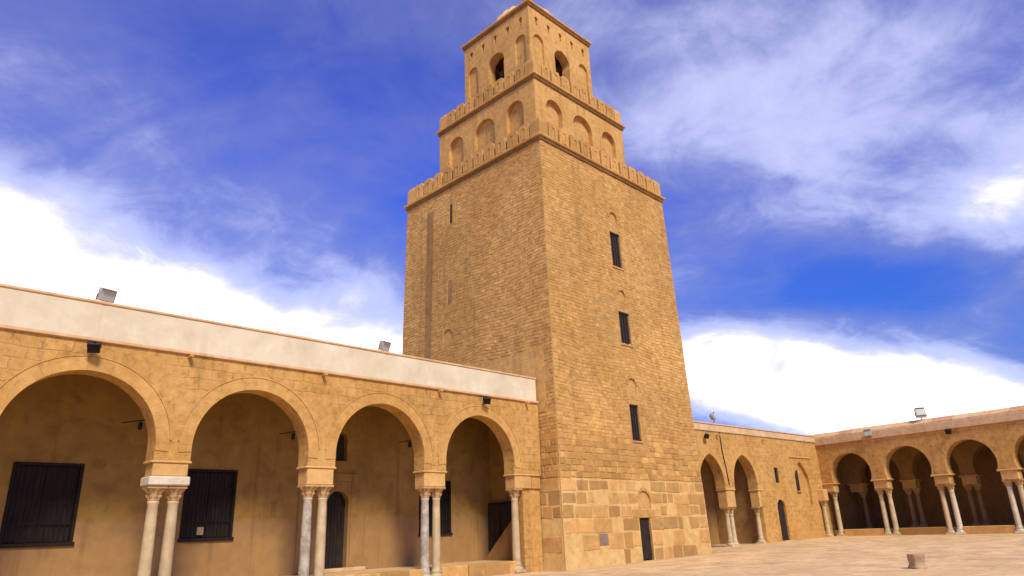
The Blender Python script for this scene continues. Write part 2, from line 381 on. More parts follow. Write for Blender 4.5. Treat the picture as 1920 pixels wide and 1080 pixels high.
st1 = obj('first_stage', *g, 'mortar', tower, origin=(CX, CY, 0), normals=False)
# lower ashlar: mortar bed sheets just proud, then every block its own part
AZ = [-.06, .60, 1.26, 1.83, 2.33, 2.86, 3.36]
def intervals(u0, u1, va, vb, blocks):
    out = [(u0, u1)]
    for a, b, c, d in blocks:
        if c < vb-.03 and d > va+.03:
            nx = []
            for p, q in out:
                if b <= p or a >= q: nx.append((p, q))
                else:
                    if a-p > .12: nx.append((p, a))
                    if q-b > .12: nx.append((b, q))
            out = nx
    return out
def ashlar(mp, u0, u1, blocks, minl=.45, maxl=1.35, grey=None, AZ=AZ, skip=(.28, .08), name='ashlar_block', mat='ashlar', lo=.07):
    for j in range(len(AZ)-1):
        va, vb = AZ[j], AZ[j+1]
        for p, q in intervals(u0, u1, va, vb, blocks):
            u = p
            while u < q-.05:
                l = rnd.uniform(minl, maxl)
                if q-u-l < minl*.8: l = q-u
                if rnd.random() < skip[0 if j < 2 else 1]: u += l; continue
                g_ = rnd.uniform(.015, .045); pr = rnd.uniform(.012, .028)
                a, b = u+g_, u+l-g_; c, d = va+rnd.uniform(.0, lo), vb-rnd.uniform(.0, lo)
                k_ = .018
                jit = lambda: rnd.uniform(-.03, .03)
                outr = [(a+jit(), c+jit()), (b+jit(), c+jit()), (b+jit(), d+jit()), (a+jit(), d+jit())]
                sx = [k_, -k_, -k_, k_]; sy = [k_, k_, -k_, -k_]
                Vv = [mp(p_[0], p_[1], .01) for p_ in outr]+[mp(p_[0], p_[1], -pr+k_*.6) for p_ in outr]+[mp(outr[i][0]+sx[i], outr[i][1]+sy[i], -pr) for i in range(4)]
                Ff = [[8, 9, 10, 11]]+[[i, (i+1) % 4, 4+(i+1) % 4, 4+i] for i in range(4)]+[[4+i, 4+(i+1) % 4, 8+(i+1) % 4, 8+i] for i in range(4)]
                isg = grey and grey[0] < (a+b)/2 < grey[1] and grey[2] < (c+d)/2 < grey[3]
                obj(name, Vv, Ff, 'ashlar_grey' if isg else mat, st1)
                u += l
V, F = panel_geo(lambda u, v, w_=0: mS(u, v, w_-.008), rect(.008, W-.008, -.2, 3.36), [(rect(5.0, 5.84, -.19, 1.79), .01, False), (relS[3], .01, False)])
obj('mortar_bed', V, F, 'ashmortar', st1, normals=False)
V, F = panel_geo(lambda u, v, w_=0: mW(u, v, w_-.008), rect(W-2.5, W-.008, -.2, 3.36))
obj('mortar_bed', V, F, 'ashmortar', st1, normals=False)
doorzone = (5.0, 5.84, -1, 1.79); lintel = (4.55, 6.7, 1.80, 2.14); relzone = (4.98, 6.06, 2.14, 2.96)
greyb = (2.15, 2.72, .80, 1.24)
ashlar(mS, .02, W-.02, [doorzone, lintel, relzone, greyb])
ashlar(mW, W-2.4, W-.03, [])
BZ = [3.38, 3.62, 3.87, 4.11, 4.37, 4.62, 4.86]
ashlar(mS, .02, W-.02, [], .28, .75, None, BZ, (0, 0), 'brick', 'cbrick', .02)
ashlar(mW, W-1.3, W-.03, [], .28, .6, None, BZ, (0, 0), 'brick', 'cbrick', .02)
box('grey_ashlar_block', mS, *greyb, -.03, .01, 'ashlar_grey', st1, .015)
box('lintel', mS, lintel[0]+.55, lintel[1]-.55, lintel[2], lintel[3], -.035, .1, 'trim', st1, .012)
box('lintel', mS, lintel[0], lintel[0]+.52, lintel[2]+.02, lintel[3], -.03, .1, 'trim', st1, .012)
box('lintel', mS, lintel[1]-.52, lintel[1], lintel[2]+.02, lintel[3], -.03, .1, 'trim', st1, .012)
# relieving arch over the door
def ring_geo(mp, uc, vc, r0_, r1_, a0, a1, n, w0, w1, gap=.25):
    V, F, T = [], [], []
    for i in range(n):
        s = (a1-a0)/n; p, q = a0+s*i+gap, a0+s*(i+1)-gap; k = len(V); t = rnd.random(); pr = w0-rnd.uniform(0, .003)
        m_ = (p+q)/2
        for ww in (pr, w1):
            for rr in (r0_, r1_):
                for a in (p, m_, q): V.append(mp(uc+rr*math.cos(R(a)), vc+rr*math.sin(R(a)), ww))
        fs = [[0, 1, 4, 3], [1, 2, 5, 4], [6, 9, 10, 7], [7, 10, 11, 8], [0, 6, 7, 1], [1, 7, 8, 2], [3, 4, 10, 9], [4, 5, 11, 10], [0, 3, 9, 6], [2, 8, 11, 5]]
        F += [[k+x for x in f] for f in fs]; T += [t]*len(fs)
    return V, F, T
V, F, T = ring_geo(mS, 5.52, 2.45, .48, .60, 0, 180, 7, -.03, .03, 1.5)
obj('relieving_arch', V, F, 'archi', st1, tint=T)
for uc, vc, rr in ((5.45, 16.1, .33), (5.48, 12.0, .27), (5.55, 7.62, .33)):
    V, F, T = ring_geo(mS, uc, vc, rr, rr+.13, 0, 180, 8, -.03, .03, 1.2)
    obj('relieving_arch', V, F, 'brick', st1, tint=T)
# small brickwork, too fine to pick apart: one real mesh per face
def bricks(name, mp, u0, u1, v0, v1, blocks, rows, parent):
    V, F, T = [], [], []
    wav = lambda x_, y_: .05*math.sin(x_*.9+y_*.31)+.03*math.sin(x_*2.3-y_*.7)
    mp0 = mp; lim = lambda y_: min(1, max(0, (y_-v0)/1.5), max(0, (v1-y_)/1.5))
    mp = lambda x_, y_, w_: mp0(x_, y_+wav(x_, y_)*lim(y_), w_)
    v = v0; patch = [(rnd.uniform(u0, u1), rnd.uniform(v0, v1), rnd.uniform(.6, 2.2), rnd.uniform(-.38, .34)) for _ in range(40)]
    while v < v1-.03:
        h = rows(v)*rnd.uniform(.88, 1.14)
        if v+h > v1: h = v1-v
        for p, q in intervals(u0, u1, v, v+h, blocks):
            u = p+rnd.uniform(-.016, .03) if p == u0 else p
            while u < q-.03:
                l = rnd.uniform(.9, 2.4)*h
                if q-u-l < .12: l = q-u
                g_ = .011; pr = rnd.uniform(.003, .016) if rnd.random() > .10 else -.004
                if pr > 0:
                    a, b, c, d = u+g_, u+l-g_, v+g_*.9, v+h-g_*.9
                    jit = lambda s=.014: rnd.uniform(-s, s)
                    k = len(V)
                    co = [(a+jit(), c+jit()), (b+jit(), c+jit()), (b+jit(), d+jit()), (a+jit(), d+jit())]
                    V += [mp(x_, y_, .006) for x_, y_ in co]
                    s_ = .006
                    V += [mp(co[i][0]+(s_, -s_, -s_, s_)[i], co[i][1]+(s_, s_, -s_, -s_)[i], -pr+jit(.004)) for i in range(4)]
                    F += [[k+4, k+5, k+6, k+7]]+[[k+i, k+(i+1) % 4, k+4+(i+1) % 4, k+4+i] for i in range(4)]
                    t = rnd.gauss(.52, .17); x9 = rnd.random(); t = t-.5 if x9 < .07 else t+.4 if x9 > .95 else t
                    for (pu, pv, prr, pa) in patch:
                        dd = ((u-pu)**2+(v-pv)**2)/prr**2
                        if dd < 4: t += pa*math.exp(-dd)
                    T += [min(1, max(0, t))]*5
                u += l
        v += h
    o = obj(name, V, F, 'brick', parent, origin=(CX, CY, 0), tint=T, normals=False)
    return tag(o, kind='stuff')
rowf = lambda v: .25 if v < 4.9 else .15
bS = [tuple(q) for q in winS]+[(5.0, 5.9, 15.75, 16.56), (5.08, 5.88, 11.75, 12.4), (5.08, 6.02, 7.25, 8.08)]
bricks('brick_courses', mS, .015, W-.015, 4.87, H1-.02, bS, rowf, st1)
bW = [slitW[0], slitW[1], drain, (uwy(25.1)-.4, uwy(25.1)+.4, 10.25, 10.9), (uwy(23.4), W-.5, 6.0, 8.7)]
bricks('brick_courses', mW, .015, W-.015, 4.87, H1-.02, bW, rowf, st1)
# smooth plaster patch left by a former roof on the west face
patch_o = [(uwy(23.4), 6.0), (W-.5, 6.0), (W-.5, 8.78), (W-2.2, 8.72), (W-3.4, 8.55), (uwy(23.4)+.4, 8.4), (uwy(23.4), 8.1)]
V, F = panel_geo(lambda u, v, w_: mW(u, v, w_-.02), patch_o, (), .03)
obj('plaster_patch', V, F, 'tplaster', st1)
box('slit_shutter', mW, slitW[0][0]+.01, slitW[0][1]-.01, slitW[0][2]+.01, slitW[0][3]-.01, .02, .095, 'shade', st1)
box('blocked_slit', mW, slitW[1][0]+.005, slitW[1][1]-.005, slitW[1][2]+.005, slitW[1][3]-.005, .012, .048, 'drain', st1)
box('drain_channel', mW, *drain, -.012, .02, 'drain', st1, .006)
# shutters and door
for a, b, c, d in winS:
    win = box('window', mS, a+.01, b-.01, c+.01, d-.01, .07, .12, 'shade', st1)
    for i in range(1, 4):
        box('bar', mS, a+(b-a)*i/4-.012, a+(b-a)*i/4+.012, c+.02, d-.02, .02, .04, 'iron', win)
    box('frame', mS, a, b, c, c+.06, .01, .07, 'shade', win); box('frame', mS, a, b, d-.07, d, .01, .07, 'shade', win)
    box('sill', mS, a-.06, b+.06, c-.09, c-.005, -.05, .2, 'trim', win, .01)
a, b, c, d = doorS
dr_ = box('door', mS, a+.02, b-.02, .1, d-.02, .085, .14, 'darkwood', st1)
for i in range(5): box('plank', mS, a+.05+i*.148, a+.18+i*.148, .12, d-.06, .06, .085, 'darkwood2', dr_, .006)
box('handle', mS, b-.16, b-.12, .9, 1.04, .025, .06, 'iron', dr_)
box('door_step', mS, a-.15, b+.15, -.1, .075, -.22, .3, 'pave', st1, .015)
# upper stages
def stage(name, ins, z0, z1, holes, mat, extra=None):
    o_ = rect(ins, W-ins, z0, z1)
    gs = []
    for s in 'SWEN':
        mp = face_map(s, 0, 0)
        m2 = (lambda mp: lambda u, v, w_=0: mp(u, v, w_+ins))(mp)
        gs.append(panel_geo(m2, o_, holes))
    return obj(name, *merge(*gs), mat, tower, origin=(CX, CY, z0), normals=False)
h2 = [(arch_poly(W/2+du, 19.0, hw, vc, 16), .24, True) for du, hw, vc in ((-2.32, .62, 21.98), (0, .80, 21.84), (2.32, .62, 21.98))]
st2 = stage('second_stage', I2, H1-.1, H2, h2, 'tplaster')
h3 = [(arch_poly(W/2, 24.6, .66, 26.86, 18, 18), .55, False)]
h3 += [(arch_poly(W/2+du, 24.3, .40, 27.22, 12), .12, True) for du in (-1.95, 1.95)]
for i in range(5):
    uc = W/2+(i-2)*1.03
    h3.append(([(uc-.06, 28.22), (uc+.06, 28.22), (uc+.07, 28.5)]+arc(uc, 28.66, .14, -40, 220, 8)+[(uc-.07, 28.5)], .35, True))
st3 = stage('third_stage', I3, H2-.1, H3, h3, 'tplaster')
# dark chamber inside the third stage
q = W/2-I3-.55
box('chamber_floor', ID, CX-q, CX+q, 24.3, 24.5, CY-q, CY+q, 'inner', st3)
def slab(name, half, z0, z1, mat, par, ch=.02): return box(name, ID, CX-half, CX+half, z0, z1, CY-half, CY+half, mat, par, ch)
hf1, hf2, hf3 = W/2-BAT*H1, W/2-I2, W/2-I3
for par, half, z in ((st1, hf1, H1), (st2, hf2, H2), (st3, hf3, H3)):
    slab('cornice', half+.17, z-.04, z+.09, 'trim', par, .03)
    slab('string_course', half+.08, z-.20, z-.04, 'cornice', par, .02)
slab('roof', hf3-.15, H3+.09, H3+.2, 'roof', st3, .05)
# merlons
def merlon_mesh():
    jt = lambda p: (p[0]+rnd.uniform(-.03, .03), p[1]+(rnd.uniform(-.075, .02) if p[1] > .5 else 0))
    a, h = .335, 1.0
    outer = [(-a, 0), (a, 0), (a, h-.13), (a-.03, h-.05), (a-.10, h-.01), (0, h+.02), (-a+.10, h-.01), (-a+.03, h-.05), (-a, h-.13)]
    outer = [jt(p) for p in outer]
    hole = [(-.085, .22), (.085, .22), (.085, .74), (-.085, .74)]
    mp = lambda u, v, w_=0: Vector((u, w_, v))
    V, F = panel_geo(mp, outer, [(hole, .10, True)], .36)
    V2, F2 = panel_geo(lambda u, v, w_=0: Vector((u, w_-.022, v)), [(-.15, .15), (.15, .15), (.15, .82), (-.15, .82)], [(hole, .04, False)], .03)
    V, F = merge((V, F), (V2, F2))
    me = bpy.data.meshes.new('merlon'); me.from_pydata(V, [], F); me.materials.append(M['trim']); return me
MER = [merlon_mesh() for _ in range(9)]
def corner_mesh():
    V, F = [], []
    prof = [(.30, 0), (.30, .80), (.26, .94), (.18, 1.05), (.0, 1.09)]
    for r_, z in prof: V += [(-r_, -r_, z), (r_, -r_, z), (r_, r_, z), (-r_, r_, z)]
    for j in range(len(prof)-1): F += [[4*j+i, 4*j+(i+1) % 4, 4*j+4+(i+1) % 4, 4*j+4+i] for i in range(4)]
    me = bpy.data.meshes.new('corner_merlon'); me.from_pydata(V, [], F); me.materials.append(M['trim']); return me
CMER = corner_mesh()
for par, half, z, n in ((st1, hf1, H1+.09, 11), (st2, hf2, H2+.09, 8)):
    span = 2*half-1.2; pitch = span/n
    for k in range(4):
        a = k*math.pi/2; ca, sa = math.cos(a), math.sin(a)
        for i in range(n):
            lx = -span/2+(i+.5)*pitch; ly = -half
            inst(rnd.choice(MER), 'merlon', (CX+lx*ca-ly*sa, CY+lx*sa+ly*ca, z+rnd.uniform(-.03, .01)), par, a+rnd.uniform(-.012, .012))
        lx, ly = -half+.3, -half+.3
        inst(CMER, 'corner_merlon', (CX+lx*ca-ly*sa, CY+lx*sa+ly*ca, z), par, a)
    slab('terrace', half-.4, z-.05, z+.02, 'roof', par, 0)
# ribbed dome
prof = [(2.15, 0), (2.15, .12), (2.2, .16), (2.2, .22)]+[(2.12*math.cos(R(t)), .26+2.0*math.sin(R(t))) for t in range(0, 88, 6)]+[(.02, 2.27)]
amp = [0, 0, 0, 0]+[.035]*(len(prof)-5)+[0]
V, F = lathe_geo(prof, 96, 24, amp, (CX, CY, H3+.2))
dome = obj('dome', V, F, 'coping', st3, smooth=True)
V, F = lathe_geo([(.05, 0), (.05, .3), (.14, .42), (.05, .56), (.10, .68), (.03, .8), (.02, 1.2), (.001, 1.25)], 12, c=(CX, CY, H3+2.44))
obj('finial', V, F, 'iron', dome, smooth=True)
# loudspeakers in the belfry openings
def horn(loc, d, label):
    d = Vector(d).normalized(); q_ = d.to_track_quat('Z', 'Y')
    V, F = lathe_geo([(.05, -.28), (.09, -.26), (.09, -.1), (.05, -.06), (.07, .05), (.12, .16), (.20, .24), (.21, .25), (.17, .22), (.05, .08)], 16)
    V = [q_ @ v+Vector(loc) for v in V]
    t = empty('loudspeaker', (loc[0], loc[1], loc[2]-.35), label, 'loudspeaker', 'loudspeakers in the tower openings')
    obj('horn', V, F, 'lampblack', t, smooth=True)
    V, F = tube_geo([Vector(loc)-Vector((0, 0, .06)), Vector(loc)-Vector((0, 0, 1.55))], .03)
    obj('bracket', V, F, 'iron', t)
horn((CX-.32, CY-hf3+.42, 26.12), (-.3, -1, -.1), 'black horn loudspeaker in the arched opening of the top tier facing the courtyard')
horn((CX-hf3+.42, CY-.32, 26.12), (-1, -.3, -.1), 'black horn loudspeaker in the arched opening of the left top-tier face')

# ------------------------------------------------------------------ columns
def shaft_geo(h, r=.15):
    prof = [(r*1.18, 0), (r*1.18, .03), (r*1.02, .07), (r, .12)]+[(r*(1-.16*(t/8)**1.5), .12+(h-.2)*t/8) for t in range(1, 9)]+[(r*.92, h-.06), (r*.95, h-.03), (r*.9, h)]
    return lathe_geo(prof, 22)
def base_geo(r=.15):
    p = r*1.65
    g1 = box_geo(ID, -p, p, 0, .10, -p, p, .01)
    g2 = lathe_geo([(p*.98, .10), (p*1.0, .14), (p*.95, .18), (p*.8, .20), (p*.74, .225), (p*.8, .25), (p*.82, .265), (p*.72, .28)], 22)
    return merge(g1, g2)
def cap_geo(h=.36, r=.15, top=.24):
    prof = [(r*.88, 0), (r*1.0, .03), (r*.95, .05), (r*1.12, h*.25), (r*1.18, h*.38), (r*1.02, h*.42), (r*1.22, h*.6), (r*1.48, h*.76), (r*1.52, h*.8), (r*1.4, h*.82)]
    g1 = lathe_geo(prof, 48, 8, [0, 0, .05, .12, .20, .08, .13, .20, .22, .05])
    g2 = box_geo(ID, -top, top, h*.82, h, -top, top, .012)
    return merge(g1, g2)
MESH = {}
def mesh_of(key, geo, mat, smooth=True):
    k = (key, mat)
    if k not in MESH:
        me = bpy.data.meshes.new(key[0]); me.from_pydata([tuple(v) for v in geo[0]], [], geo[1])
        for p in me.polygons: p.use_smooth = smooth
        me.materials.append(M[mat]); MESH[k] = me
    return MESH[k]
def column(loc, ztop, parent, mat='marble', r=.15, capmat='capital', rz=0, caph=.36, top=.24):
    bh = .28; h = ztop-loc[2]-caph-bh
    hk = round(h, 2)
    c = inst(mesh_of(('column', hk, r), shaft_geo(hk, r), mat), 'column', (loc[0], loc[1], loc[2]+bh), parent, rz)
    inst(mesh_of(('base', r), base_geo(r), mat, False), 'base', (loc[0], loc[1], loc[2]), c)
    inst(mesh_of(('capital', caph, r, top), cap_geo(caph, r, top), capmat, False), 'capital', (loc[0], loc[1], loc[2]+bh+hk), c)
    return c

def arcade_outline(u0, u1, zb, zt, arches):
    """arches: polys (left foot, right foot, then right-to-left over the top), all feet at zb; left to right"""
    L = [(u0, zb), (u0, zt), (u1, zt), (u1, zb)]
    for p in sorted(arches, key=lambda p: -p[0][0]):
        L += [p[1]]+p[2:]+[p[0]]
    out = []
    for p in L:
        if not out or (abs(p[0]-out[-1][0])+abs(p[1]-out[-1][1])) > 1e-4: out.append(p)
    return out

# ------------------------------------------------------------------ left arcade
YG, THK = 19.2031, .56
mL = flat((0, YG, 0), (1, 0, 0), (0, 1, 0))
left = empty('arcade_gallery', (10, 21, 0), 'long ochre arcade with round arches and whitewashed parapet left of the tower', 'building')
PIERS = [(-6.65, -5.73), (-2.28, -1.36), (2.05, 2.97), (6.41, 7.33), (10.74, 11.67), (15.12, 16.08), (19.48, 20.95)]
ZB = 3.53
arcs = []
for (a0, a1), (b0, b1) in zip(PIERS[:-1], PIERS[1:]):
    arcs.append((( a1+b0)/2, (b0-a1)/2))
polys = [arch_poly(c, ZB, h, 3.90, 28, 4) for c, h in arcs]
V, F = panel_geo(mL, arcade_outline(-11, 20.98, ZB, 6.36, polys), (), THK)
fwall = obj('front_wall', V, F, 'wallS', left)
for i, (c, h) in enumerate(arcs):
    V, F, T = ring_geo(mL, c, 3.90, h+.004, h+.34, -4, 184, 31, -.02, .03, .03)
    obj('archivolt', V, F, 'archi', left, tint=T)
    V, F, T = ring_geo(mL, c, 3.90, h+.35, h+.385, 4, 176, 15, -.034, .02, .05)
    obj('arch_label', V, F, 'archi', left, tint=T)
box('pier_end', mL, -11, -5.73, -.1, ZB, 0, THK, 'wallS', left)
box('string_course', mL, -11, 20.97, 6.36, 6.445, -.07, .3, 'coping', left, .012)
# whitewashed parapet in panels with narrow ochre joints, coping on top
pj_ = [-11, -4.2, 4.75, 13.5, 20.93]
for a, b in zip(pj_[:-1], pj_[1:]):
    box('parapet_panel', mL, a+.04, b-.04, 6.445, 7.34, -.02, .32, 'white', left, .012)
for a in pj_[1:-1]: box('parapet_joint', mL, a-.045, a+.045, 6.445, 7.335, -.012, .3, 'white', left)
box('coping', mL, -11, 20.93, 7.34, 7.42, -.05, .36, 'coping', left, .02)
for i, (a0, a1) in enumerate(PIERS[1:]):
    last = i == len(PIERS)-2
    b1 = 20.42 if last else a1
    box('impost_moulding', mL, a0-.05, (20.9 if last else a1+.05), ZB-.06, ZB, -.025, THK+.025, 'block', left, .018)
    zlow = 3.14 if i == 2 else 3.0
    box('impost', mL, a0+.02, b1-.02, zlow, ZB-.06, .01, THK-.01, 'block', left, .02)
    if i == 2: box('abacus_slab', mL, a0-.05, a1+.05, 2.91, 3.14, -.04, THK+.04, 'whitemarble', left, .03)
    zt = 2.9 if i == 2 else 3.0
    mats = [('marble', 'marble'), ('marble', 'greymarble'), ('marble', 'marble'), ('greymarble', 'marble'), ('greymarble', 'marble'), ('marble', 'marble')][i]
    if last:
        column((19.68, YG+.26, .02), 3.0, left, 'marble', .15)
        box('pilaster', mL, 19.98, 20.95, -.1, 3.0, .10, THK, 'wallS', left, .01)
        box('pilaster_block', mL, 20.44, 20.93, 3.0, ZB-.06, .03, THK-.01, 'wallS', left, .01)
    else:
        mid = (a0+a1)/2
        column((mid-.245, YG+.26, .02), zt, left, mats[0], .15)
        column((mid+.245, YG+.26, .02), zt, left, mats[1], .15)
YB = 22.1
# plinth between the columns, made of separate kerb stones
for a, b in zip(PIERS[1:-1], PIERS[2:]):
    u = a[1]+.02-.1
    while u < b[0]-.1:
        l = min(rnd.uniform(.7, 1.3), b[0]-u+.1)
        if b[0]+.1-u-l < .3: l = b[0]+.1-u
        box('kerb_stone', mL, u+.006, u+l-.006, -.1, .42+rnd.uniform(-.02, .012), .14+rnd.uniform(-.015, .015), .62, 'ashlar', left, .02)
        u += l
box('gallery_floor', mL, -11, 20.95, -.1, .40, .60, YB-YG, 'pave', left)
mB = flat((0, YB, 0), (1, 0, 0), (0, 1, 0))
W1, W2, W3 = (4.04, 5.56, 1.64, 3.6), (8.42, 9.88, 1.62, 3.56), (17.22, 18.68, 1.5, 3.4)
doorpoly = arch_poly(13.6, .45, .43, 2.6, 16, 15); slitpoly = arch_poly(13.68, 4.05, .22, 4.82, 10)
bh = [(rect(*W1), .22, False), (rect(*W2), .22, False), (rect(*W3), .22, False), (doorpoly, .3, False), (slitpoly, .3, True)]
V, F = panel_geo(mB, rect(-11, 21.3, -.1, 6.4), bh)
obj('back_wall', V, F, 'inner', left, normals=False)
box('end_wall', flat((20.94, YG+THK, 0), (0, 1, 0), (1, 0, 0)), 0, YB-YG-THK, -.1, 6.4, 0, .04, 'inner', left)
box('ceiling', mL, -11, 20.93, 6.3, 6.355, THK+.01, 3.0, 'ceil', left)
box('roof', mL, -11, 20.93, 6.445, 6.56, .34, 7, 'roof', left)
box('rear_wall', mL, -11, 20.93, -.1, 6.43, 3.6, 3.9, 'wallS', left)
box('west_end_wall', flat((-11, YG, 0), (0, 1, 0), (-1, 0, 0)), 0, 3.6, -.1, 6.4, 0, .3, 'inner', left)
# door surround
ds = box('door_surround', mB, 12.1, 12.35, .42, 3.35, -.05, .02, 'inner', left, .01)
box('jamb', mB, 14.12, 14.40, .42, 3.35, -.05, .02, 'inner', ds, .01); box('lintel', mB, 12.1, 14.40, 3.35, 3.62, -.06, .02, 'inner', ds, .01)
V, F = panel_geo(lambda u, v, w_=0: mB(u, v, w_-.035), rect(12.36, 14.11, .42, 3.34), [([(p[0], max(p[1], .43)) for p in doorpoly], None, False)], .04)
obj('panel', V, F, 'inner', ds)
box('door_step', mB, 12.9, 14.6, .40, .52, -.35, -.06, 'pave', ds, .015)
V, F = panel_geo(lambda u, v, w_=0: mB(u, v, w_+.2), doorpoly, (), .05)
dl = obj('door', V, F, 'darkwood', left)
for i in range(6): box('plank', mB, 13.21+i*.132, 13.325+i*.132, .47, 2.5+(.35 if 1 <= i <= 4 else .05), .178, .2, 'darkwood2', dl, .004)
V, F = panel_geo(lambda u, v, w_=0: mB(u, v, w_+.22), slitpoly, (), .03); obj('window_shutter', V, F, 'shade', left)
def shutters(q, lab, bars=13):
    a, b, c, d = q
    wn = box('window', mB, a, b, c, d, .16, .20, 'darkwood', left)
    fr = .06
    box('frame', mB, a-fr, a+.02, c-fr, d+fr, -.03, .1, 'darkwood', wn, .008); box('frame', mB, b-.02, b+fr, c-fr, d+fr, -.03, .1, 'darkwood', wn, .008)
    box('frame', mB, a+.02, b-.02, d-.01, d+fr, -.028, .1, 'darkwood', wn, .008); box('sill', mB, a-.1, b+.1, c-fr-.03, c+.01, -.06, .1, 'darkwood', wn, .008)
    m_ = (a+b)/2
    box('leaf', mB, a+.03, m_-.02, c+.02, d-.02, .10, .16, 'darkwood2', wn, .01); box('leaf', mB, m_+.02, b-.03, c+.02, d-.02, .10, .16, 'darkwood2', wn, .01)
    box('mullion', mB, m_-.03, m_+.03, c+.02, d-.02, .05, .10, 'darkwood', wn, .006)
    for i in range(bars):
        x = a+(b-a)*(i+.5)/bars
        if abs(x-m_) > .05: box('bar', mB, x-.011, x+.011, c+.01, d-.02, .02, .042, 'iron', wn)
    for zz in (c+(d-c)*.25, c+(d-c)*.6): box('rail', mB, a+.02, b-.02, zz-.015, zz+.015, .018, .044, 'iron', wn)
    return wn
shutters(W1, 0); w2 = shutters(W2, 1); shutters(W3, 2)
box('notice', mB, 8.86, 9.05, 1.72, 1.94, -.002, .012, 'notice', w2)
# stair flank wall in the dark corner
mst = flat((20.42, YG, 0), (0, 1, 0), (1, 0, 0))
V, F = panel_geo(mst, [(2.75, .40), (2.75, .48), (1.0, 2.05), (.75, 2.05), (.75, .40)], (), .26)
obj('stair_flank', V, F, 'inner', left)
# timber cupboard in the corner
cab = empty('timber_cupboard', (20.83, 21.4, .4), 'dark timber cupboard in the shaded corner of the arcade beside the tower', 'cupboard')
mc = flat((20.72, 20.55, 0), (0, 1, 0), (1, 0, 0))
box('body', mc, 0, 1.52, .4, 2.6, 0, .2, 'darkwood', cab, .01)
for i in range(2): 
    dd_ = box('door', mc, .04+i*.74, .74+i*.74, .47, 2.53, -.03, 0, 'darkwood2', cab, .008)
    box('handle', mc, .66+i*.14, .70+i*.14, 1.4, 1.55, -.06, -.03, 'iron', dd_)

# ------------------------------------------------------------------ right part of the same range (beyond the tower)
AR = -.05
mR = flat((35, 20.2, .16), (math.cos(AR), math.sin(AR), 0), (-math.sin(AR), math.cos(AR), 0))
right = empty('arcade_gallery', (42, 20.5, .2), 'plain ochre range with two pointed arches, small door and niche right of the tower', 'building')
ZR = 3.1
pa = [pointed(-2.9, ZR, 1.22, 3.35, 4.98), pointed(.98, ZR, 1.22, 3.35, 4.98), pointed(4.48, ZR, 1.27, 3.45, 5.05)]
door_p = arch_poly(8.28, -.2, .50, 2.02, 12, 0); win_p = rect(8.06, 8.56, 3.5, 4.42)
niche = pointed(11.55, 2.2, 1.05, 3.2, 4.9)
hl = [(door_p, .4, False), (win_p, .35, False), (niche, .18, True)]
V, F = panel_geo(mR, arcade_outline(-4.6, 14.5, ZR, 6.24, pa), (), .6)
# lower solid part right of the arches and the upper sheet share one outline: rebuild with openings
lo = [(-4.6, ZR), (-4.6, 6.24), (14.5, 6.24), (14.5, -.3), (5.98, -.3), (5.98, ZR)]
L = lo[:]
for p in sorted(pa, key=lambda p: -p[0][0]): L += [p[1]]+p[2:]+[p[0]]
LL = []
for p in L:
    if not LL or abs(p[0]-LL[-1][0])+abs(p[1]-LL[-1][1]) > 1e-4: LL.append(p)
V, F = panel_geo(mR, LL, [(door_p, None, False), (win_p, None, False), (niche, .18, True)], .6)
obj('front_wall', V, F, 'wallS', right)
for (uc, hw, vc, ap) in ((.98, 1.22, 3.35, 4.98), (4.48, 1.27, 3.45, 5.05)):
    P1, P2 = pointed(uc, ZR, hw+.004, vc, ap+.004, 12)[2:], pointed(uc, ZR, hw+.26, vc, ap+.3, 12)[2:]
    V, F, T = [], [], []
    for i in range(len(P1)-1):
        n = len(V)
        for ww in (-.02, .03): V += [mR(*P1[i], ww), mR(*P1[i+1], ww), mR(*P2[i+1], ww), mR(*P2[i], ww)]
        F += [[n, n+1, n+2, n+3], [n, n+4, n+5, n+1], [n+2, n+6, n+7, n+3], [n+4, n+7, n+6, n+5]]; T += [rnd.random()]*4
    obj('archivolt', V, F, 'archi', right, tint=T)
box('parapet', mR, -4.6, 14.35, 6.24, 6.62, -.06, .4, 'pink', right, .02); box('coping', mR, -4.6, 14.35, 6.62, 6.7, -.10, .45, 'coping', right, .02)
def imp(u0_, u1_, z0, z1, par, mp, mat='block', t=.6):
    box('impost', mp, u0_, u1_, z0, z1, .01, t-.01, mat, par, .02)
    box('impost_moulding', mp, u0_-.05, u1_+.05, z1, z1+.09, -.05, t+.05, mat, par, .025)
for u_ in (-.96, 2.7):
    imp(u_-.44, u_+.44, 2.1, ZR-.09, right, mR)
    for s_ in (-.22, .22):
        p = mR(u_+s_, -.14, .3); column((p.x, p.y, gz(p.x)), mR(0, 2.1).z, right, 'marble', .14)
imp(5.78, 6.2, 2.1, ZR-.09, right, mR)
p = mR(5.82, 0, .3); column((p.x, p.y, gz(p.x)), mR(0, 2.1).z, right, 'marble', .14)
V, F = panel_geo(lambda u, v, w_=0: mR(u, v, w_+.12), door_p, (), .05); rd = obj('door', V, F, 'darkwood', right)
for i in range(5): box('plank', mR, 7.82+i*.188, 7.98+i*.188,   .05, 2.2, .095, .12, 'darkwood2', rd, .006)
box('door_step', mR, 7.6, 9.0, -.2, .14, -.3, .1, 'pave', right, .02)
rw = box('window', mR, 8.06, 8.56, 3.5, 4.42, .07, .12, 'shade', right); box('bar', mR, 8.30, 8.32, 3.5, 4.42, .03, .05, 'iron', rw)
nw = box('window', mR, 11.02, 11.40, 3.05, 4.35, .14, .178, 'shade', right); box('sill', mR, 10.96, 11.46, 2.98, 3.05, .06, .178, 'trim', nw, .01)
box('niche_ledge', mR, 10.3, 13.2, 5.12, 5.2, -.06, .1, 'trim', right, .01)
box('base_course', mR, 9.6, 13.6, -.2, .52, -.05, .02, 'ashlar', right, .02)
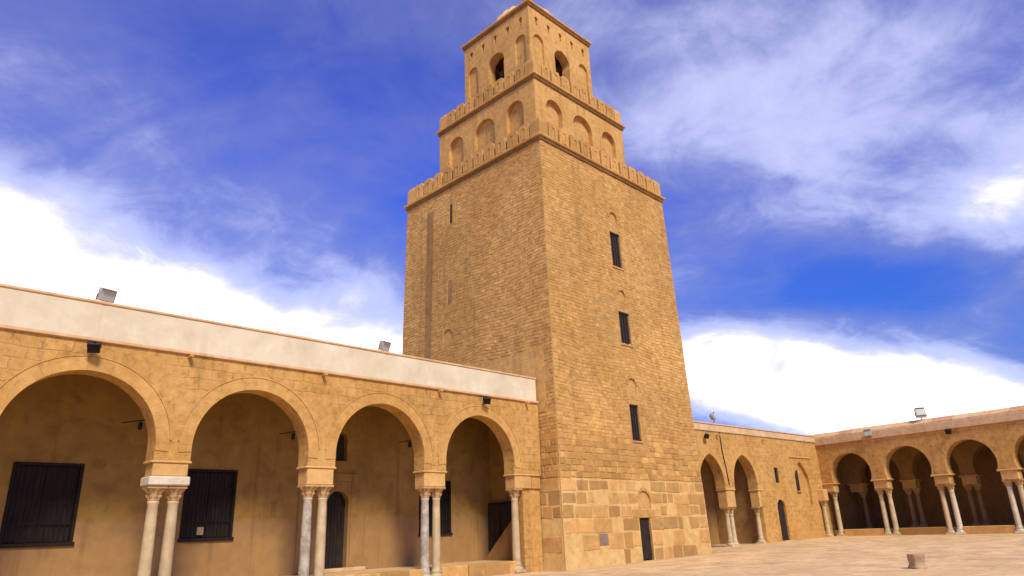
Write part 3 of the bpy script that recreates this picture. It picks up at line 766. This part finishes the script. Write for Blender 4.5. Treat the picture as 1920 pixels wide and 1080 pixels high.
box('back_wall', mR, -4.6, 14.5, -.3, 6.3, 3.2, 3.5, 'innerE', right); box('ceiling', mR, -4.6, 14.2, 6.0, 6.2, .61, 3.3, 'ceil', right)
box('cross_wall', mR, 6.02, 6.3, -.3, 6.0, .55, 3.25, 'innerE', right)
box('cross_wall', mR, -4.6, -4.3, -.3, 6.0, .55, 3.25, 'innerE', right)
box('roof', mR, -4.6, 14.3, 6.21, 6.3, .42, 3.5, 'roof', right)
for u_ in (1.95, 7.1): box('spout', mR, u_-.06, u_+.06, 6.0, 6.1, -.22, .05, 'trim', right, .01)

# ------------------------------------------------------------------ east arcade
EA = 1.40
EC = Vector((49.35, 19.48, 0))
mE2 = flat((EC.x, EC.y, 0), (-math.cos(EA), -math.sin(EA), 0), (math.sin(EA), -math.cos(EA), 0))
east = empty('arcade_gallery', (50, 13, .3), 'ochre arcade with horseshoe arches on paired marble columns along the right side', 'building')
EP = [(-.25, .86), (3.42, 4.46), (7.12, 8.12), (10.68, 11.68), (14.3, 15.3), (17.9, 18.9), (21.5, 22.5), (25.1, 26.1)]
ZE = 3.68
ea = [((a[1]+b[0])/2, (b[0]-a[1])/2) for a, b in zip(EP[:-1], EP[1:])]
ep = [arch_poly(c, ZE, (h)/math.cos(R(20)), 4.14, 24, 20) for c, h in ea]
for dep, nm in ((0, 'front_wall'), (3.6, 'inner_wall')):
    mm = (lambda dd: lambda u, v, w_=0: mE2(u, v, w_+dd))(dep)
    V, F = panel_geo(mm, arcade_outline(-.6, 26.1, ZE, 6.2, ep), (), .62)
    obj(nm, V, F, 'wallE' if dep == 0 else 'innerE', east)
    for i, (a, b) in enumerate(EP[:-1]):
        if dep and i > 5: continue
        box('impost', mm, a+.08, b-.08, 3.12, ZE-.09, .02, .60, 'block', east, .02)
        box('impost_moulding', mm, a-.06, b+.06, ZE-.09, ZE, -.06, .68, 'block', east, .03)
        for s_ in ((.25,) if i == 0 else (-.27, .27)):
            p = mm((a+b)/2+s_, 0, .31)
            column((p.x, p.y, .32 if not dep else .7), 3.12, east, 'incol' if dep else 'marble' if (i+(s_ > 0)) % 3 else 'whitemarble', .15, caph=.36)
for i, (c, h) in enumerate(ea):
    box('low_wall', mE2, c-h-.05, c+h+.05, .2, .74, .2, .46, 'ashlar', east, .025)
box('corner_pier', mE2, -.6, -.02, -.1, 3.12, .0, .62, 'wallE', east, .01); box('corner_pier_block', mE2, -.6, .0, 3.12, ZE, .03, .6, 'block', east, .02)
cp = mR(13.62, 0, -.18); column((cp.x, cp.y, gz(cp.x)), 2.55, east, 'marble', .14)
box('impost', flat((cp.x-.3, cp.y-.3, 0), (1, 0, 0), (0, 1, 0)), 0, .6, 2.55, 3.3, 0, .55, 'block', east, .04)
box('parapet', mE2, -.6, 26.1, 6.26, 6.66, -.08, .35, 'pink', east, .02); box('string_course', mE2, -.6, 26.1, 6.2, 6.26, -.11, .3, 'coping', east, .01)
u = -.55
while u < 26:
    l = rnd.uniform(.9, 1.6); zz = rnd.uniform(-.02, .02)
    V, F = panel_geo(flat(mE2(u+.01, 6.66, -.06), Vector((math.sin(EA), -math.cos(EA), 0)), Vector((-math.cos(EA), -math.sin(EA), 0))), [(0, 0), (.5, 0), (.5, .34+zz), (.42, .34+zz), (0, .06)], (), l-.02)
    obj('coping_slab', V, F, 'tile' if rnd.random() < .35 else 'coping', east)
    u += l
box('back_wall', mE2, -.6, 26.1, -.1, 6.3, 7.2, 7.5, 'innerE', east); box('ceiling', mE2, -.6, 26.1, 6.05, 6.18, .63, 7.3, 'ceil', east)
box('roof', mE2, -.6, 26.1, 6.27, 6.4, .4, 7.5, 'roof', east); box('gallery_floor', mE2, -.6, 26.1, .0, .68, .46, 7.2, 'pave', east)
box('end_wall', mE2, -.9, -.62, -.1, 6.2, .5, 7.4, 'innerE', east)
box('end_wall', mE2, 26.15, 26.4, -.1, 6.2, .0, 7.4, 'innerE', east)

# ------------------------------------------------------------------ floodlights and small fittings
def lamp(loc, yaw, tilt, s, label, case='lampgrey', post=.12, name='floodlight', group=None, down=False, cat='floodlight'):
    t = empty(name, loc, label, cat, group)
    q_ = Matrix.Rotation(yaw, 3, 'Z') @ Matrix.Rotation(tilt, 3, 'X')
    zc = -post-.5*s if down else post+.5*s
    c = Vector(loc)+Vector((0, 0, zc))
    mp = lambda a, b_, cc: c+q_ @ Vector((a, cc, b_))
    # housing: tapering box, front at -y
    V = [mp(x_, z_, y_) for y_, f_ in ((-.32*s, 1), (.10*s, 1), (.34*s, .62)) for x_, z_ in ((-.5*s*f_, -.42*s*f_), (.5*s*f_, -.42*s*f_), (.5*s*f_, .42*s*f_), (-.5*s*f_, .42*s*f_))]
    F = [[0, 1, 2, 3], [8, 11, 10, 9]]+[[4*j+i, 4*j+4+i, 4*j+4+(i+1) % 4, 4*j+(i+1) % 4] for j in range(2) for i in range(4)]
    h = obj('housing', V, F, case, t)
    box('lens', mp, -.43*s, .43*s, -.35*s, .35*s, -.335*s, -.322*s, 'iron' if case == 'lampblack' else 'glass', h)
    box('visor', mp, -.5*s, .5*s, .425*s, .45*s, -.5*s, .1*s, case, h)
    sg = -1 if not down else 1
    V1, F1 = tube_geo([mp(-.55*s, 0, 0), mp(-.55*s, sg*.55*s, 0), mp(.55*s, sg*.55*s, 0), mp(.55*s, 0, 0)], .03*s+.004)
    obj('yoke', V1, F1, 'rust' if case != 'lampblack' else 'iron', t)
    V1, F1 = tube_geo([Vector(loc), c+q_ @ Vector((0, 0, sg*.54*s))], .03*s+.008)
    obj('stem', V1, F1, 'rust' if case != 'lampblack' else 'iron', t)
    return t
lamp((4.78, YG+.14, 7.42), R(12), R(18), .38, 'boxy grey floodlight on the parapet at the far left above the first arch', post=.03)
lamp((13.45, YG+.14, 7.42), R(12), R(18), .38, 'boxy grey floodlight on the parapet just left of the tower', post=.03)
p = mR(2.0, 6.7, .1); lamp(p, R(25), R(-20), .42, 'small grey floodlight on the low roof right of the tower', case='lampgrey', post=.2)
p = mE2(7.15, 6.98, .3); lamp(p, R(-60), R(-25), .55, 'grey floodlight standing on the right arcade roof', post=.12)
p = mE2(3.95, 6.3, -.22); lamp(p, R(-90), R(-10), .45, 'grey floodlight fixed to the right arcade parapet above its second pier', post=.02)
for x_, lab in ((4.62, 'black spotlight hanging under the parapet above the leftmost arch'), (17.9, 'black spotlight hanging under the parapet above the arch nearest the tower')):
    lamp((x_, YG-.22, 6.30), R(-25), R(28), .27, lab, 'lampblack', .02, 'spotlight', None, True, 'spotlight')
    V, F = tube_geo([(x_, YG-.22, 6.30), (x_+.02, YG-.1, 6.33), (x_+.1, YG+.02, 6.31)], .018); obj('wall_arm', V, F, 'iron', [o for o in COL.objects if o.name.startswith('spotlight')][-1])
p = mE2(8.7, 6.2, -.2); lamp(p, R(-80), R(20), .3, 'black spotlight under the right arcade parapet', 'lampblack', .02, 'spotlight', None, True, 'spotlight')
p = mR(.62, 6.05, -.2); lamp(p, R(0), R(20), .28, 'black spotlight high on the wall above the pointed arch right of the tower', 'lampblack', .02, 'spotlight', None, True, 'spotlight')
lamp((23.2-2.35, 23.2, 6.95+.5), R(60), R(5), .38, 'black floodlight on the arcade roof against the left tower face', 'lampblack', .12)
# water spouts below the string course
for x_ in (-3.8, 0.6, 7.0, 11.1, 15.75, 20.25): box('spout', mL, x_-.05, x_+.05, 6.26, 6.34, -.22, .05, 'trim', left, .012)
# brackets with lamps behind the piers
for k_, (x_, lab) in enumerate(((6.35, 'behind the first pier from the left'), (10.8, 'behind the second pier from the left'), (15.3, 'behind the third pier from the left'))):
    t = empty('wall_lamp', (x_, 20.2, 4.4), 'small dark lamp on an arm, '+lab, 'lamp', 'lamps inside the left arcade')
    V, F = tube_geo([(x_+.35, 20.2, 4.72), (x_, 20.2, 4.66), (x_-.5, 20.2, 4.56)], .015); obj('arm', V, F, 'iron', t)
    V, F = tube_geo([(x_+.35, 19.72, 4.72), (x_+.35, 20.2, 4.72)], .02); obj('bracket', V, F, 'iron', t)
    V, F = lathe_geo([(.02, .12), (.05, .10), (.06, .01), (.05, -.07), (.02, -.1)], 10, c=(x_-.05, 20.2, 4.5)); obj('lamp_shade', V, F, 'lampblack', t)
# cable running down the right range
V, F = tube_geo([mR(2.3, 6.2, -.03), mR(2.32, 5.2, -.04), mR(2.5, 4.3, -.03), mR(2.62, 3.3, -.04)], .025); obj('cable', V, F, 'iron', right)

# ------------------------------------------------------------------ old stone on the courtyard
sx, sy = 23.05, 6.85; sz = gz(sx)+.015
V, F = [], []
prof = [(.25, 0), (.26, .05), (.22, .11), (.21, .19), (.22, .27), (.25, .35), (.26, .41), (.24, .43)]
n = 32
for r_, z in prof:
    for i in range(n):
        t = 2*math.pi*(i+.5)/n; r_ = r_; c_, s_ = math.cos(t), math.sin(t); k_ = 1/max(abs(c_), abs(s_))**.92
        rr = r_*k_*.76*(1+rnd.uniform(-.02, .02))
        if z > .3 and .2 < t < 1.3: rr *= .86
        V.append(Vector((sx+(rr*c_)*math.cos(.9)-(rr*s_)*math.sin(.9), sy+(rr*c_)*math.sin(.9)+(rr*s_)*math.cos(.9), sz+z*.92+rnd.uniform(-.008, .008)*(z > 0))))
for j in range(len(prof)-1):
    for i in range(n): F.append([j*n+i, j*n+(i+1) % n, (j+1)*n+(i+1) % n, (j+1)*n+i])
F.append([(len(prof)-1)*n+i for i in range(n)]); F.append(list(range(n))[::-1])
tag(obj('carved_stone', V, F, 'oldstone'), 'weathered carved stone block lying alone on the courtyard paving', 'stone block')
